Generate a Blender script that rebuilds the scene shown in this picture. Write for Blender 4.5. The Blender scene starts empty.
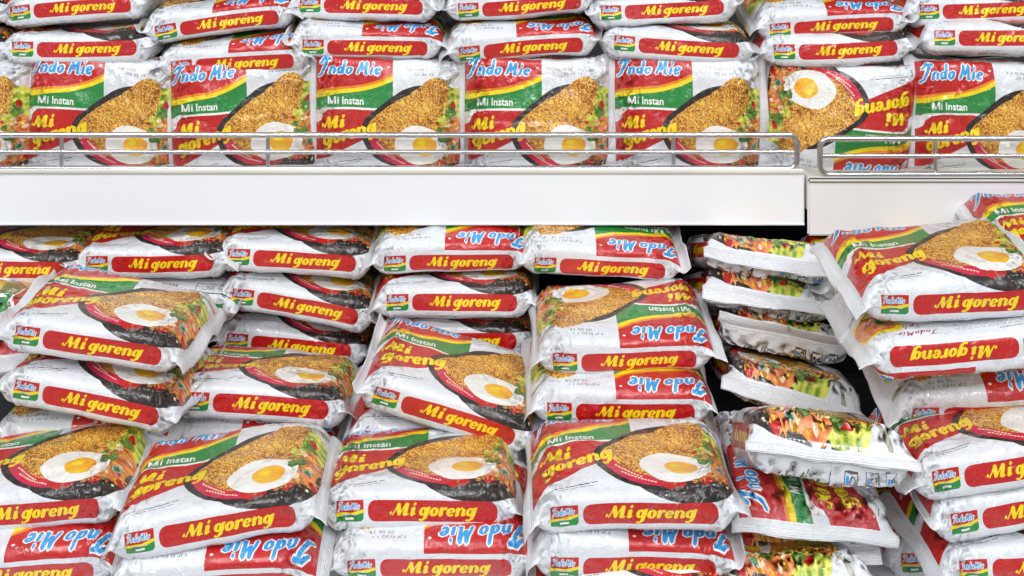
import bpy, math, random
import numpy as np
from mathutils import Matrix, Vector
from mathutils.geometry import delaunay_2d_cdt

scene = bpy.context.scene
COL = scene.collection
R = math.radians
PI = math.pi

# ------------------------------------------------------------------ camera
F_PX = 1200.0
HOR = -150.0          # picture row of the horizon
EYE = 1.5
cam_d = bpy.data.cameras.new('camera')
cam = bpy.data.objects.new('camera', cam_d)
COL.objects.link(cam)
cam.location = (0, 0, EYE)
cam.rotation_euler = (R(90), 0, 0)
cam_d.sensor_width = 36
cam_d.lens = F_PX * 36 / 1024
cam_d.shift_y = -(288 - HOR) / 1024
cam_d.clip_start = 0.02
scene.camera = cam


def at(px, py, d):
    return Vector(((px - 512) * d / F_PX, d, EYE - (py - HOR) * d / F_PX))


# ------------------------------------------------------------------ materials
MATS = {}


def lin(c):
    return tuple(((v / 255) / 12.92 if v / 255 <= 0.04045 else ((v / 255 + 0.055) / 1.055) ** 2.4) for v in c) + (1,)


def film_mat(name, rgb, rgb2=None, pattern=None, scale=1.0, rough=0.34, coat=1.0):
    """glossy printed film; the optional second colour is a printed pattern in the film's own coordinates"""
    m = bpy.data.materials.new(name)
    m.use_nodes = True
    nt = m.node_tree
    N, L = nt.nodes, nt.links
    b = N['Principled BSDF']
    b.inputs['Base Color'].default_value = lin(rgb)
    b.inputs['Roughness'].default_value = rough
    b.inputs['Coat Weight'].default_value = coat
    b.inputs['Coat Roughness'].default_value = 0.05
    b.inputs['Specular IOR Level'].default_value = 0.5
    uv = N.new('ShaderNodeUVMap'); uv.uv_map = 'print'
    tc = N.new('ShaderNodeTexCoord')
    # fine crinkles of the film
    info = N.new('ShaderNodeObjectInfo')
    off = N.new('ShaderNodeVectorMath'); off.operation = 'ADD'
    mul = N.new('ShaderNodeVectorMath'); mul.operation = 'SCALE'
    comb = N.new('ShaderNodeCombineXYZ')
    L.new(info.outputs['Random'], comb.inputs[0]); L.new(info.outputs['Random'], comb.inputs[1])
    L.new(comb.outputs[0], mul.inputs[0]); mul.inputs['Scale'].default_value = 37.0
    L.new(tc.outputs['Object'], off.inputs[0]); L.new(mul.outputs[0], off.inputs[1])
    n1 = N.new('ShaderNodeTexNoise'); n1.noise_type = 'RIDGED_MULTIFRACTAL'
    n1.inputs['Scale'].default_value = 62.0; n1.inputs['Detail'].default_value = 3.0
    n1.inputs['Distortion'].default_value = 0.9
    L.new(off.outputs[0], n1.inputs['Vector'])
    n2 = N.new('ShaderNodeTexNoise')
    n2.inputs['Scale'].default_value = 210.0; n2.inputs['Detail'].default_value = 2.0; n2.inputs['Distortion'].default_value = 1.5
    L.new(off.outputs[0], n2.inputs['Vector'])
    mix = N.new('ShaderNodeMath'); mix.operation = 'MULTIPLY_ADD'; mix.inputs[1].default_value = 0.45
    L.new(n2.outputs[0], mix.inputs[0]); L.new(n1.outputs[0], mix.inputs[2])
    vo = N.new('ShaderNodeTexVoronoi'); vo.feature = 'DISTANCE_TO_EDGE'; vo.inputs['Scale'].default_value = 46.0
    dist = N.new('ShaderNodeVectorMath'); dist.operation = 'MULTIPLY_ADD'
    L.new(n2.outputs['Color'], dist.inputs[0]); dist.inputs[1].default_value = (.012, .012, .012)
    st = N.new('ShaderNodeVectorMath'); st.operation = 'MULTIPLY'; st.inputs[1].default_value = (1.0, .55, 1.0)
    L.new(off.outputs[0], st.inputs[0]); L.new(st.outputs[0], dist.inputs[2]); L.new(dist.outputs[0], vo.inputs['Vector'])
    vs = N.new('ShaderNodeMath'); vs.operation = 'MULTIPLY'; vs.inputs[1].default_value = 5.0; vs.use_clamp = True
    L.new(vo.outputs['Distance'], vs.inputs[0])
    vm = N.new('ShaderNodeMath'); vm.operation = 'MULTIPLY_ADD'; vm.inputs[1].default_value = 0.55
    L.new(vs.outputs[0], vm.inputs[0]); L.new(mix.outputs[0], vm.inputs[2])
    mix = vm
    bp = N.new('ShaderNodeBump'); bp.inputs['Strength'].default_value = 0.6; bp.inputs['Distance'].default_value = 0.0012
    L.new(mix.outputs[0], bp.inputs['Height'])
    L.new(bp.outputs[0], b.inputs['Normal'])
    L.new(bp.outputs[0], b.inputs['Coat Normal'])
    if pattern == 'noodle':
        mp = N.new('ShaderNodeMapping'); mp.inputs['Scale'].default_value = (1, 1, 1)
        L.new(uv.outputs[0], mp.inputs[0])
        w = N.new('ShaderNodeTexWave'); w.wave_type = 'BANDS'; w.bands_direction = 'DIAGONAL'
        w.inputs['Scale'].default_value = 11 * scale; w.inputs['Distortion'].default_value = 17.0
        w.inputs['Detail'].default_value = 2.5; w.inputs['Detail Scale'].default_value = 1.6; w.inputs['Detail Roughness'].default_value = 0.6
        L.new(mp.outputs[0], w.inputs['Vector'])
        nn = N.new('ShaderNodeTexNoise'); nn.inputs['Scale'].default_value = 7.0; nn.inputs['Detail'].default_value = 3
        L.new(uv.outputs[0], nn.inputs['Vector'])
        ad = N.new('ShaderNodeMath'); ad.operation = 'MULTIPLY_ADD'; ad.inputs[1].default_value = 0.55
        L.new(w.outputs['Fac'], ad.inputs[0])
        sc = N.new('ShaderNodeMath'); sc.operation = 'MULTIPLY_ADD'; sc.inputs[1].default_value = .8; sc.inputs[2].default_value = -0.12
        L.new(nn.outputs[0], sc.inputs[0]); L.new(sc.outputs[0], ad.inputs[2])
        cr = N.new('ShaderNodeValToRGB')
        e = cr.color_ramp.elements
        e[0].position = 0.12; e[0].color = lin((112, 58, 18))
        e[1].position = 0.85; e[1].color = lin((246, 205, 92))
        k = e.new(0.38); k.color = lin((186, 112, 36))
        k = e.new(0.6); k.color = lin((224, 158, 52))
        L.new(ad.outputs[0], cr.inputs[0]); L.new(cr.outputs[0], b.inputs['Base Color'])
    elif pattern:
        v = N.new('ShaderNodeTexVoronoi' if pattern == 'cells' else 'ShaderNodeTexNoise')
        v.inputs['Scale'].default_value = 22 * scale
        if pattern != 'cells':
            v.inputs['Detail'].default_value = 3
        L.new(uv.outputs[0], v.inputs['Vector'])
        cr = N.new('ShaderNodeValToRGB')
        e = cr.color_ramp.elements
        e[0].position = 0.25; e[0].color = lin(rgb)
        e[1].position = 0.68; e[1].color = lin(rgb2)
        L.new(v.outputs[0], cr.inputs[0]); L.new(cr.outputs[0], b.inputs['Base Color'])
    MATS[name] = m
    return m


PAL = [
    ('white_film', (228, 230, 234)), ('red_print', (196, 24, 22)), ('green_print', (38, 138, 62)),
    ('yellow_print', (252, 222, 18)), ('orange_print', (240, 140, 30)), ('blue_print', (52, 158, 226)),
    ('noodle_print', (210, 140, 50)), ('bowl_print', (26, 20, 20)), ('egg_white_print', (246, 244, 238)),
    ('yolk_print', (248, 172, 22)), ('lettuce_print', (176, 204, 40)), ('herb_print', (48, 98, 34)),
    ('shrimp_print', (226, 96, 34)), ('ribbon_print', (210, 30, 74)), ('ink_print', (84, 80, 82)),
    ('script_print', (160, 24, 34)), ('fork_print', (170, 168, 150)), ('dark_red_print', (150, 18, 20)),
    ('bowl_shine_print', (118, 112, 108)), ('cream_print', (244, 222, 180)), ('pale_ink_print', (176, 176, 180)),
]
IDX = {}
for i, (n, c) in enumerate(PAL):
    IDX[n.replace('_print', '').replace('_film', '')] = i
    if n == 'noodle_print':
        film_mat(n, c, None, 'noodle')
    elif n == 'lettuce_print':
        film_mat(n, (112, 156, 34), (226, 226, 92), 'cells', 1.0)
    elif n == 'herb_print':
        film_mat(n, (30, 84, 26), (122, 158, 62), 'noise', 1.0)
    elif n == 'shrimp_print':
        film_mat(n, (206, 60, 22), (248, 164, 96), 'noise', 0.7)
    elif n == 'bowl_print':
        film_mat(n, (16, 13, 13), (52, 40, 34), 'noise', 0.9)
    elif n == 'yolk_print':
        film_mat(n, (244, 150, 12), (252, 198, 40), 'noise', 0.25)
    else:
        film_mat(n, c)
FILM = [MATS[n] for n, _ in PAL]


def simple(name, rgb, rough=0.5, metal=0.0, bump=0.0, bscale=60, var=0.0):
    m = bpy.data.materials.new(name); m.use_nodes = True
    N, L = m.node_tree.nodes, m.node_tree.links
    b = N['Principled BSDF']
    b.inputs['Base Color'].default_value = lin(rgb)
    b.inputs['Roughness'].default_value = rough
    b.inputs['Metallic'].default_value = metal
    tc = N.new('ShaderNodeTexCoord')
    n = N.new('ShaderNodeTexNoise'); n.inputs['Scale'].default_value = bscale; n.inputs['Detail'].default_value = 5
    L.new(tc.outputs['Object'], n.inputs['Vector'])
    if bump:
        bp = N.new('ShaderNodeBump'); bp.inputs['Strength'].default_value = bump; bp.inputs['Distance'].default_value = 0.001
        L.new(n.outputs[0], bp.inputs['Height']); L.new(bp.outputs[0], b.inputs['Normal'])
    if var:
        cr = N.new('ShaderNodeValToRGB')
        e = cr.color_ramp.elements
        e[0].position = 0.3; e[0].color = lin(tuple(int(v * (1 - var)) for v in rgb))
        e[1].position = 0.62; e[1].color = lin(rgb)
        n2 = N.new('ShaderNodeTexNoise'); n2.inputs['Scale'].default_value = 5.5; n2.inputs['Detail'].default_value = 6
        L.new(tc.outputs['Object'], n2.inputs['Vector'])
        L.new(n2.outputs[0], cr.inputs[0]); L.new(cr.outputs[0], b.inputs['Base Color'])
    return m


M_SEAL = film_mat('seal_film', (232, 233, 236), rough=0.38, coat=0.4)
# crimp ribs of the heat seal
_nt = M_SEAL.node_tree
_uv = [n for n in _nt.nodes if n.type == 'UVMAP'][0]
_w = _nt.nodes.new('ShaderNodeTexWave'); _w.wave_type = 'BANDS'; _w.bands_direction = 'X'
_w.inputs['Scale'].default_value = 24
_nt.links.new(_uv.outputs[0], _w.inputs['Vector'])
_b2 = _nt.nodes.new('ShaderNodeBump'); _b2.inputs['Strength'].default_value = 0.5; _b2.inputs['Distance'].default_value = 0.0006
_b1 = [n for n in _nt.nodes if n.type == 'BUMP' and n != _b2][0]
_nt.links.new(_w.outputs['Fac'], _b2.inputs['Height']); _nt.links.new(_b1.outputs[0], _b2.inputs['Normal'])
_nt.links.new(_b2.outputs[0], _nt.nodes['Principled BSDF'].inputs['Normal'])

M_SHELF = simple('shelf_enamel', (240, 242, 245), 0.35, bump=0.03, bscale=40)
M_SHELF_OLD = simple('worn_shelf_enamel', (236, 236, 236), 0.45, bump=0.05, var=0.07)
M_CREAM = simple('shelf_top_enamel', (226, 222, 206), 0.5, var=0.12)
M_CHROME = simple('chrome_wire', (212, 212, 214), 0.2, 1.0)
M_DARK = simple('dark_groove', (60, 62, 66), 0.6)
M_BACK = simple('gap_shade_enamel', (30, 30, 33), 0.6)  # near-black colour stands in for the deep shade between the stacks
M_LAMP = bpy.data.materials.new('lamp_tube'); M_LAMP.use_nodes = True

# ------------------------------------------------------------------ the print, as outlines in millimetres
# sheet coordinates: x -68..68 across the packet, s 0..252 around it
W2, HF, HS = 68.0, 98.0, 28.0
S_BF = HF / 2            # bottom fold (back / bottom side)
S_F0 = S_BF + HS         # bottom fold (bottom side / front)
S_F1 = S_F0 + HF         # top fold (front / top side)
S_TB = S_F1 + HS         # top fold (top side / back)
S_END = S_TB + HF / 2
SHAPES = []              # (material index, [loop, ...]); a loop is a list of (x, s)


def ident(x, y): return (x, y)


def T_front(x, y): return (x - W2, (y if y > 98 else y * 1.061 - 6.0) + S_F0)          # x from the face's left edge, y from its lower edge
def T_bot(x, y): return (x, y + S_BF)                 # bottom side; y 0 at the back fold
def T_top(x, y): return (-x, S_TB - y)                # top side seen upright, y 0 at the back fold


def shape(mat, loops, T=ident):
    out = []
    for lp in loops:
        q = []
        for (x, y) in lp:
            a, b = T(x, y)
            a = min(max(a, -W2), W2); b = min(max(b, 0.0), S_END)
            if not q or abs(a - q[-1][0]) + abs(b - q[-1][1]) > 0.04:
                q.append((a, b))
        q2 = []
        for k in range(len(q)):        # long straight edges must follow the curved film too
            p0, p1 = q[k], q[(k + 1) % len(q)]
            m = max(1, int(math.hypot(p1[0] - p0[0], p1[1] - p0[1]) / 3.0))
            q2 += [(p0[0] + (p1[0] - p0[0]) * j / m, p0[1] + (p1[1] - p0[1]) * j / m) for j in range(m)]
        q = q2
        if len(q) > 1 and abs(q[0][0] - q[-1][0]) + abs(q[0][1] - q[-1][1]) < 0.06:
            q.pop()
        if len(q) >= 3:
            ar = sum(q[i][0] * q[(i + 1) % len(q)][1] - q[(i + 1) % len(q)][0] * q[i][1] for i in range(len(q)))
            if T.__name__ != 'glyphT' and ar < 0:
                q.reverse()
            out.append(q)
    SHAPES.append((IDX[mat], out))


def ell(cx, cy, rx, ry, n=20, a0=0.0, wob=0.0, seed=0):
    rr = random.Random(seed)
    ph = [rr.uniform(0, 6.28) for _ in range(3)]
    return [(cx + rx * math.cos(t) * (1 + wob * math.sin(3 * t + ph[0]) + wob * .6 * math.sin(5 * t + ph[1])),
             cy + ry * math.sin(t) * (1 + wob * math.sin(2 * t + ph[2]) + wob * .6 * math.sin(5 * t + ph[1])))
            for t in [a0 + 2 * PI * i / n for i in range(n)]]


def smooth(pts, k=4, closed=True):
    """Catmull-Rom through the points"""
    n = len(pts); out = []
    rng = range(n) if closed else range(n - 1)
    for i in rng:
        g = (lambda j: pts[j % n]) if closed else (lambda j: pts[min(max(j, 0), n - 1)])
        p0, p1, p2, p3 = g(i - 1), g(i), g(i + 1), g(i + 2)
        for q in range(k):
            t = q / k
            out.append(tuple(0.5 * ((2 * p1[d]) + (-p0[d] + p2[d]) * t + (2 * p0[d] - 5 * p1[d] + 4 * p2[d] - p3[d]) * t * t
                                    + (-p0[d] + 3 * p1[d] - 3 * p2[d] + p3[d]) * t ** 3) for d in range(len(p1))))
    if not closed:
        out.append(tuple(pts[-1]))
    return out


def rrect(x0, y0, x1, y1, r, n=4):
    o = []
    for cx, cy, a in ((x1 - r, y1 - r, 0), (x0 + r, y1 - r, 90), (x0 + r, y0 + r, 180), (x1 - r, y0 + r, 270)):
        for i in range(n + 1):
            t = R(a + 90 * i / n); o.append((cx + r * math.cos(t), cy + r * math.sin(t)))
    return o


def stroke(pts, extra=0.0):
    """outline of a brush stroke; pts are (x, y, width)"""
    Lf, Rt = [], []
    n = len(pts)
    for i, (x, y, w) in enumerate(pts):
        a = pts[max(i - 1, 0)]; b = pts[min(i + 1, n - 1)]
        dx, dy = b[0] - a[0], b[1] - a[1]; l = math.hypot(dx, dy) or 1
        nx, ny = -dy / l, dx / l; h = w / 2 + extra
        Lf.append((x + nx * h, y + ny * h)); Rt.append((x - nx * h, y - ny * h))
    x, y, w = pts[-1]; a = pts[-2]; l = math.hypot(x - a[0], y - a[1]) or 1
    d1 = ((x - a[0]) / l, (y - a[1]) / l); h = (w / 2 + extra) * 0.6
    x0, y0, w0 = pts[0]; b = pts[1]; l = math.hypot(b[0] - x0, b[1] - y0) or 1
    d0 = ((b[0] - x0) / l, (b[1] - y0) / l); h0 = (w0 / 2 + extra) * 0.6
    return Lf + [(x + d1[0] * h, y + d1[1] * h)] + Rt[::-1] + [(x0 - d0[0] * h0, y0 - d0[1] * h0)]


def ringst(cx, cy, rx, ry, wt, wn, n=10, a0=0, a1=360):
    return [(cx + rx * math.cos(R(a0 + (a1 - a0) * i / n)), cy + ry * math.sin(R(a0 + (a1 - a0) * i / n)),
             wn + (wt - wn) * abs(math.cos(R(a0 + (a1 - a0) * i / n)))) for i in range(n + 1)]


# fat italic letters, x-height 1
FAT = {
    'M': (2.05, [[(-.28, .35, .34), (-.18, .35, .3)], [(.0, .12, .1), (.22, .7, .1), (.42, 1.45, .14)], [(.42, 1.4, .36), (.6, .7, .42), (.78, .12, .3)],
                 [(.8, .15, .1), (1.3, 1.45, .14)], [(1.42, 1.4, .42), (1.42, .12, .42)], [(1.42, .1, .22), (1.82, .2, .1)]]),
    'i': (.62, [[(.0, .82, .12), (.2, .95, .2)], [(.22, .93, .4), (.22, .1, .4)], [(.22, .1, .22), (.55, .25, .1)], [(.2, 1.38, .34), (.34, 1.38, .34)]]),
    'g': (1.2, [ringst(.42, .52, .3, .4, .34, .12), [(.9, .98, .36), (.88, .3, .36), (.78, -.2, .36), (.5, -.5, .16), (.18, -.42, .2)], [(.84, .95, .14), (1.1, 1.02, .14)]]),
    'o': (1.06, [ringst(.48, .5, .32, .42, .38, .12)]),
    'r': (.9, [[(.0, .82, .12), (.2, .95, .2)], [(.24, .93, .4), (.24, .06, .4)], [(.34, .7, .12), (.58, .95, .22), (.76, .85, .34)]]),
    'e': (1.0, [ringst(.46, .5, .32, .42, .36, .12, 10, 10, 320), [(.28, .46, .1), (.76, .54, .1)]]),
    'n': (1.28, [[(.0, .82, .12), (.2, .95, .2)], [(.24, .93, .38), (.24, .06, .38)], [(.34, .68, .1), (.64, .98, .16), (.9, .75, .36), (.92, .1, .38)], [(.92, .1, .22), (1.22, .25, .1)]]),
    ' ': (.4, []),
}
BRUSH = {
    'I': (.85, [[(-.25, 1.05, .16), (.1, 1.42, .2), (.75, 1.38, .14)], [(.38, 1.4, .24), (.28, .7, .24), (.1, .02, .2), (-.2, -.12, .14)]]),
    'n': (.72, [[(.05, .75, .2), (.05, .0, .22)], [(.08, .5, .16), (.32, .78, .2), (.46, .5, .22), (.48, .0, .2)]]),
    'd': (.85, [ringst(.3, .38, .2, .32, .22, .18, 8), [(.56, 1.35, .22), (.54, .6, .22), (.6, .02, .18)]]),
    'o': (.78, [ringst(.3, .38, .22, .34, .22, .18, 8)]),
    'm': (1.3, [[(.1, .0, .18), (.2, .6, .22), (.3, 1.25, .22)], [(.32, 1.2, .18), (.5, .35, .24)], [(.52, .35, .16), (.78, 1.25, .2)], [(.8, 1.2, .24), (.92, .0, .24), (1.1, .02, .14)]]),
    'i': (.45, [[(.12, .72, .22), (.14, .0, .22)], [(.12, 1.08, .2), (.2, 1.12, .2)]]),
    'e': (.8, [ringst(.32, .38, .22, .34, .22, .18, 8, 10, 320), [(.16, .36, .12), (.48, .44, .12)]]),
    'S': (.9, [[(.75, 1.2, .1), (.4, 1.35, .1), (.2, 1.05, .14), (.5, .65, .18), (.55, .2, .14), (.1, .05, .1)]]),
    'l': (.4, [[(.2, 1.3, .14), (.15, .0, .16)]]),
    'r': (.55, [[(.08, .7, .16), (.08, .0, .16)], [(.1, .5, .12), (.4, .72, .14)]]),
    'a': (.75, [ringst(.3, .36, .2, .3, .16, .12, 7), [(.52, .68, .16), (.56, .0, .14)]]),
    'u': (.7, [[(.08, .7, .16), (.1, .15, .16), (.3, .0, .14), (.5, .2, .14)], [(.52, .7, .16), (.54, .0, .16)]]),
    ' ': (.3, []),
}


def write(font, text, mat, x0, y0, h, T, width=None, slope=0.0, shear=.24, extra=0.0, yscale=1.0, halo=None, track=0.0):
    tot = sum(font[c][0] + track for c in text)
    sx = h if width is None else width / tot
    loops, hl = [], []
    cur = 0.0
    ca, sa = math.cos(R(slope)), math.sin(R(slope))
    for c in text:
        adv, strokes = font[c]
        for st in strokes:
            for ex, dst in ((extra, loops),) + (((halo[1], hl),) if halo else ()):
                lp = []
                for (px, py) in stroke(st, ex):
                    X = (cur + px + shear * py) * sx; Y = py * h * yscale
                    lp.append((x0 + X * ca - Y * sa, y0 + X * sa + Y * ca))
                dst.append(lp)
        cur += adv + track
    if halo:
        shape(halo[0], hl, T)
    shape(mat, loops, T)


def plain_text(text, mat, x0, y0, size, T, bold=0.0, slope=0.0, cx=False):
    cu = bpy.data.curves.new('txt', 'FONT')
    cu.body = text; cu.size = size; cu.resolution_u = 2; cu.offset = bold * size
    if cx: cu.align_x = 'CENTER'
    o = bpy.data.objects.new('txt', cu); COL.objects.link(o)
    bpy.context.view_layer.update()
    me = o.to_mesh()
    V = [v.co.copy() for v in me.vertices]
    loops = []
    for p in me.polygons:
        vs = [V[k] for k in p.vertices]
        lp = [(x0 + v.x * math.cos(R(slope)) - v.y * math.sin(R(slope)),
               y0 + v.y * math.cos(R(slope)) + v.x * math.sin(R(slope))) for v in vs]
        ar = sum(lp[k][0] * lp[(k + 1) % len(lp)][1] - lp[(k + 1) % len(lp)][0] * lp[k][1] for k in range(len(lp)))
        loops.append(lp if ar > 0 else lp[::-1])
    o.to_mesh_clear()
    bpy.data.objects.remove(o); bpy.data.curves.remove(cu)

    def glyphT(x, y): return T(x, y)
    # both transforms used for text keep orientation, so holes keep their winding
    shape(mat, loops, glyphT)


def tiny_lines(mat, x0, y0, x1, rows, T, seed, pitch=1.9, hgt=0.9, slope=0.0):
    """lines of print too small to read in the photograph"""
    rr = random.Random(seed); loops = []
    for r in range(rows):
        x = x0 + rr.uniform(0, 1.5)
        y = y0 - r * pitch
        while x < x1 - rr.uniform(0, 8):
            w = rr.uniform(2.0, 5.5)
            yy = y + (x - x0) * slope
            loops.append([(x, yy), (x + w, yy + w * slope), (x + w, yy + hgt + w * slope), (x, yy + hgt)])
            x += w + 1.0
    shape(mat, loops, T)


def logo_mark(T, x0, y0, w=18.5, h=12.5):
    shape('red', [[(x0, y0 + 4.5), (x0 + w, y0 + 4.5), (x0 + w, y0 + h), (x0, y0 + h)]], T)
    shape('yellow', [smooth([(x0, y0 + 3.0), (x0 + 6, y0 + 4.4), (x0 + 13, y0 + 3.9), (x0 + w, y0 + 5.2), (x0 + w, y0 + 7.0), (x0 + 10, y0 + 5.2), (x0, y0 + 5.6)], 2)], T)
    shape('green', [[(x0, y0), (x0 + w - 1.5, y0), (x0 + w, y0 + 1.5), (x0 + w, y0 + 5.2), (x0 + 13, y0 + 3.6), (x0 + 6, y0 + 4.0), (x0, y0 + 3.2)]], T)
    write(BRUSH, 'Indomie', 'blue', x0 + 1.6, y0 + 7.0, 3.0, T, width=14.5, extra=0.0, halo=('egg_white', .16))
    shape('egg_white', [[(x0 + 6, y0 + 1.3), (x0 + 12, y0 + 1.3), (x0 + 12, y0 + 2.5), (x0 + 6, y0 + 2.5)]], T)


def side_panel(T, dy):
    logo_mark(T, -56, 5.0 + dy)
    shape('red', [rrect(-34.5, 4.6 + dy, 54, 17.2 + dy, 5.2)], T)
    write(FAT, 'Mi goreng', 'yellow', -18, 7.9 + dy, 5.1, T, width=57, shear=.28, extra=.03)


# ---- front face (x 0..136 from the left, y 0..98 from the lower fold)
F = T_front
shape('red', [[(0, 54), (0, 105.5), (72.5, 105.5), (72.5, 80), (72.5, 60), (40, 54)]], F)
shape('yellow', [smooth([(0, 69), (20, 71.5), (40, 73.5), (58, 78.5), (72.6, 86)], 3, False) + smooth([(72.6, 80.5), (58, 74.2), (40, 69.5), (20, 67), (0, 62)], 3, False)], F)
shape('orange', [smooth([(0, 71.5), (20, 73.6), (40, 75.6), (58, 81), (72.6, 88.2)], 3, False) + smooth([(72.6, 86), (58, 78.5), (40, 73.5), (20, 71.5), (0, 69)], 3, False)], F)
shape('green', [smooth([(0, 64), (20, 68), (40, 70.2), (58, 75), (72.6, 81.5)], 3, False) + [(72.6, 57), (40, 56.5), (12, 56.5), (5, 55.5), (0, 52)]], F)
shape('egg_white', [[(12.5, 60), (14.0, 60), (14.0, 66.2), (12.5, 66.2)], [(18.6, 60), (20.1, 60), (20.1, 66.2), (18.6, 66.2)],
                    [(12.5, 66.2), (15.6, 60), (17.0, 60), (14.2, 66.2)], [(20.1, 66.2), (17.0, 60), (15.6, 60), (18.4, 66.2)]], F)
plain_text('i Instan', 'egg_white', 21.0, 60.0, 8.6, F, bold=0.02)
shape('egg_white', [smooth([(3, 20), (4, 50), (8, 56.6), (20, 57.4), (66, 58)], 3, False) + [(66, 56.2), (22, 55.8), (12, 55.3), (7.5, 51), (6, 40), (6, 20)]], F)
shape('red', [[(0, 5), (4, 9), (14, 16), (28, 23), (44, 31), (66, 40), (66, 56.2), (22, 55.8), (12, 55.3), (7.5, 51), (6, 46), (0, 40)]], F)
write(BRUSH, 'Indo mie', 'blue', 5.5, 85.5, 11.0, F, width=57, halo=('egg_white', .13), extra=.03, slope=1.0)
shape('egg_white', [ell(68.5, 97, 1.3, 1.3, 8)], F)
# bowl
bowl = smooth([(57, 57), (48, 50), (43.5, 41), (46, 29), (57, 16), (76, 4.0), (100, -1.8), (122, -1.0), (133, 7), (135.5, 30), (135.9, 60), (128, 72), (104, 79), (86, 76), (72, 68)], 3)
shape('bowl', [bowl], F)
ribbon = smooth([(48.5, 36), (57, 22), (73, 10.0), (90, 5.5), (92, 13.5), (77, 18.5), (62, 29), (53, 40)], 3)
noods = smooth([(50, 44), (52, 34), (62, 26), (78, 18), (96, 13), (118, 12), (131, 17), (134, 34), (134, 62), (131, 74), (122, 80), (112, 81), (104, 74), (92, 72), (78, 66), (64, 57), (56, 51)], 3)
shape('noodle', [noods], F)
shape('ribbon', [ribbon], F)
shape('red', [smooth([(86, 15.5), (94, 13.5), (103, 12.0), (101, 5.5), (94, 4.6), (87, 6.2)], 3)], F)
for k, (a, b, n) in enumerate((((57.5, 29.3), (75, 15.6), 9), ((61, 22.0), (84, 9.2), 11))):
    lp = []
    for j in range(n):
        t0, t1 = j / n, (j + .72) / n
        x0_, y0_ = a[0] + (b[0] - a[0]) * t0, a[1] + (b[1] - a[1]) * t0 + (t0 - .5) ** 2 * 3
        x1_, y1_ = a[0] + (b[0] - a[0]) * t1, a[1] + (b[1] - a[1]) * t1 + (t1 - .5) ** 2 * 3
        lp.append([(x0_, y0_), (x1_, y1_), (x1_ + .4, y1_ + 1.2), (x0_ + .4, y0_ + 1.2)])
    shape('cream', lp, F)
# salad, shrimp, herbs at the far side of the bowl
shape('lettuce', [smooth([(120, 73), (128, 78), (135.5, 74), (135.5, 52), (128, 50), (121, 60)], 3)], F)
shape('lettuce', [ell(121, 52, 8, 7, 14, wob=.12, seed=3)], F)
shape('shrimp', [ell(130, 42, 6, 12, 14, wob=.1, seed=4)], F)
shape('shrimp', [ell(126, 20, 9, 7, 14, wob=.12, seed=5)], F)
shape('cream', [ell(121, 23, 3.2, 2.6, 9, wob=.15, seed=6), ell(129, 31, 2.6, 2.2, 9, wob=.15, seed=7), ell(124, 47, 3, 2, 9, wob=.2, seed=8)], F)
shape('red', [ell(128, 62, 2.5, 5, 10, wob=.12, seed=9), ell(117, 13, 6, 3.2, 10, wob=.12, seed=10), ell(132, 16, 2.6, 4, 9, wob=.15, seed=16)], F)
shape('herb', [ell(124, 37, 3.5, 4, 13, wob=.3, seed=11), ell(126, 57, 4.5, 4, 12, wob=.3, seed=12)], F)
rg = random.Random(77)
for k in range(26):
    fx, fy = rg.uniform(112, 134), rg.uniform(8, 58)
    shape(rg.choice(['cream', 'shrimp', 'herb', 'red', 'bowl', 'shrimp', 'yolk', 'lettuce']), [ell(fx, fy, rg.uniform(.8, 2.6), rg.uniform(.6, 1.8), 8, wob=.25, seed=k)], F)
for k in range(16):
    fx, fy = rg.uniform(95, 128), rg.uniform(9, 15)
    shape(rg.choice(['shrimp', 'noodle', 'herb', 'orange', 'bowl']), [ell(fx, fy, rg.uniform(.9, 2.2), rg.uniform(.6, 1.3), 7, wob=.25, seed=k + 40)], F)
# noodles lifted by the fork
shape('fork', [stroke([(136, 92, 4.2), (128, 86, 3.6), (123, 81, 4.2)])], F)
shape('fork', [stroke([(125, 84 - k * 1.6, .9), (116, 80.5 - k * 2.2, .7)]) for k in range(4)], F)
shape('noodle', [smooth([(88, 70), (97, 77), (106, 84.5), (116, 86), (124, 79), (122, 62), (114, 54), (100, 58)], 3)], F)
rr = random.Random(5)
shape('dark_red', [stroke([(106 + k * 2.7, 78 + (k % 2) * 1.5, .25), (107.5 + k * 2.5, 70, .4), (106 + k * 2.1, 61, .25)]) for k in range(6)], F)
# the egg
shape('egg_white', [ell(98, 28.5, 24, 16.5, 30, wob=.05, seed=14)], F)
shape('yolk', [ell(102, 29, 11.2, 8.6, 20, wob=.03, seed=15)], F)
shape('yellow', [ell(99, 32, 4.0, 2.0, 10)], F)
shape('herb', [ell(118, 36, 4.5, 4, 11, wob=.22, seed=18), ell(116, 43, 3.2, 2.4, 9, wob=.22, seed=19)], F)
for k in range(9):   # garnish flecks
    fx, fy = rr.uniform(62, 100), rr.uniform(50, 68)
    if fy < 44 + (fx - 50) * .5:
        shape('herb' if k % 2 else 'shrimp', [ell(fx, fy, rr.uniform(.7, 1.4), rr.uniform(.6, 1.1), 6)], F)
# light caught on the printed rim of the bowl, seal mark
shape('bowl_shine', [ell(93 + k * 3.4, 4.4 + .22 * k + (k * 7 % 3) * .5, .7 + (k * 5 % 3) * .5, .5 + (k * 3 % 4) * .28, 6, wob=.2, seed=k) for k in range(10)], F)
shape('pale_ink', [ell(128, 27, 3.2, 3.2, 12)], F)
shape('green', [ell(128, 27, 2.1, 2.1, 9)], F)
# the name, two lines climbing to the right, over the bowl's edge
write(FAT, 'Mi', 'yellow', 9, 39.5, 6.6, F, width=19, slope=5, extra=.06)
write(FAT, 'goreng', 'yellow', 8.5, 25.0, 7.6, F, width=51, slope=15, extra=.04)
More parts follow.
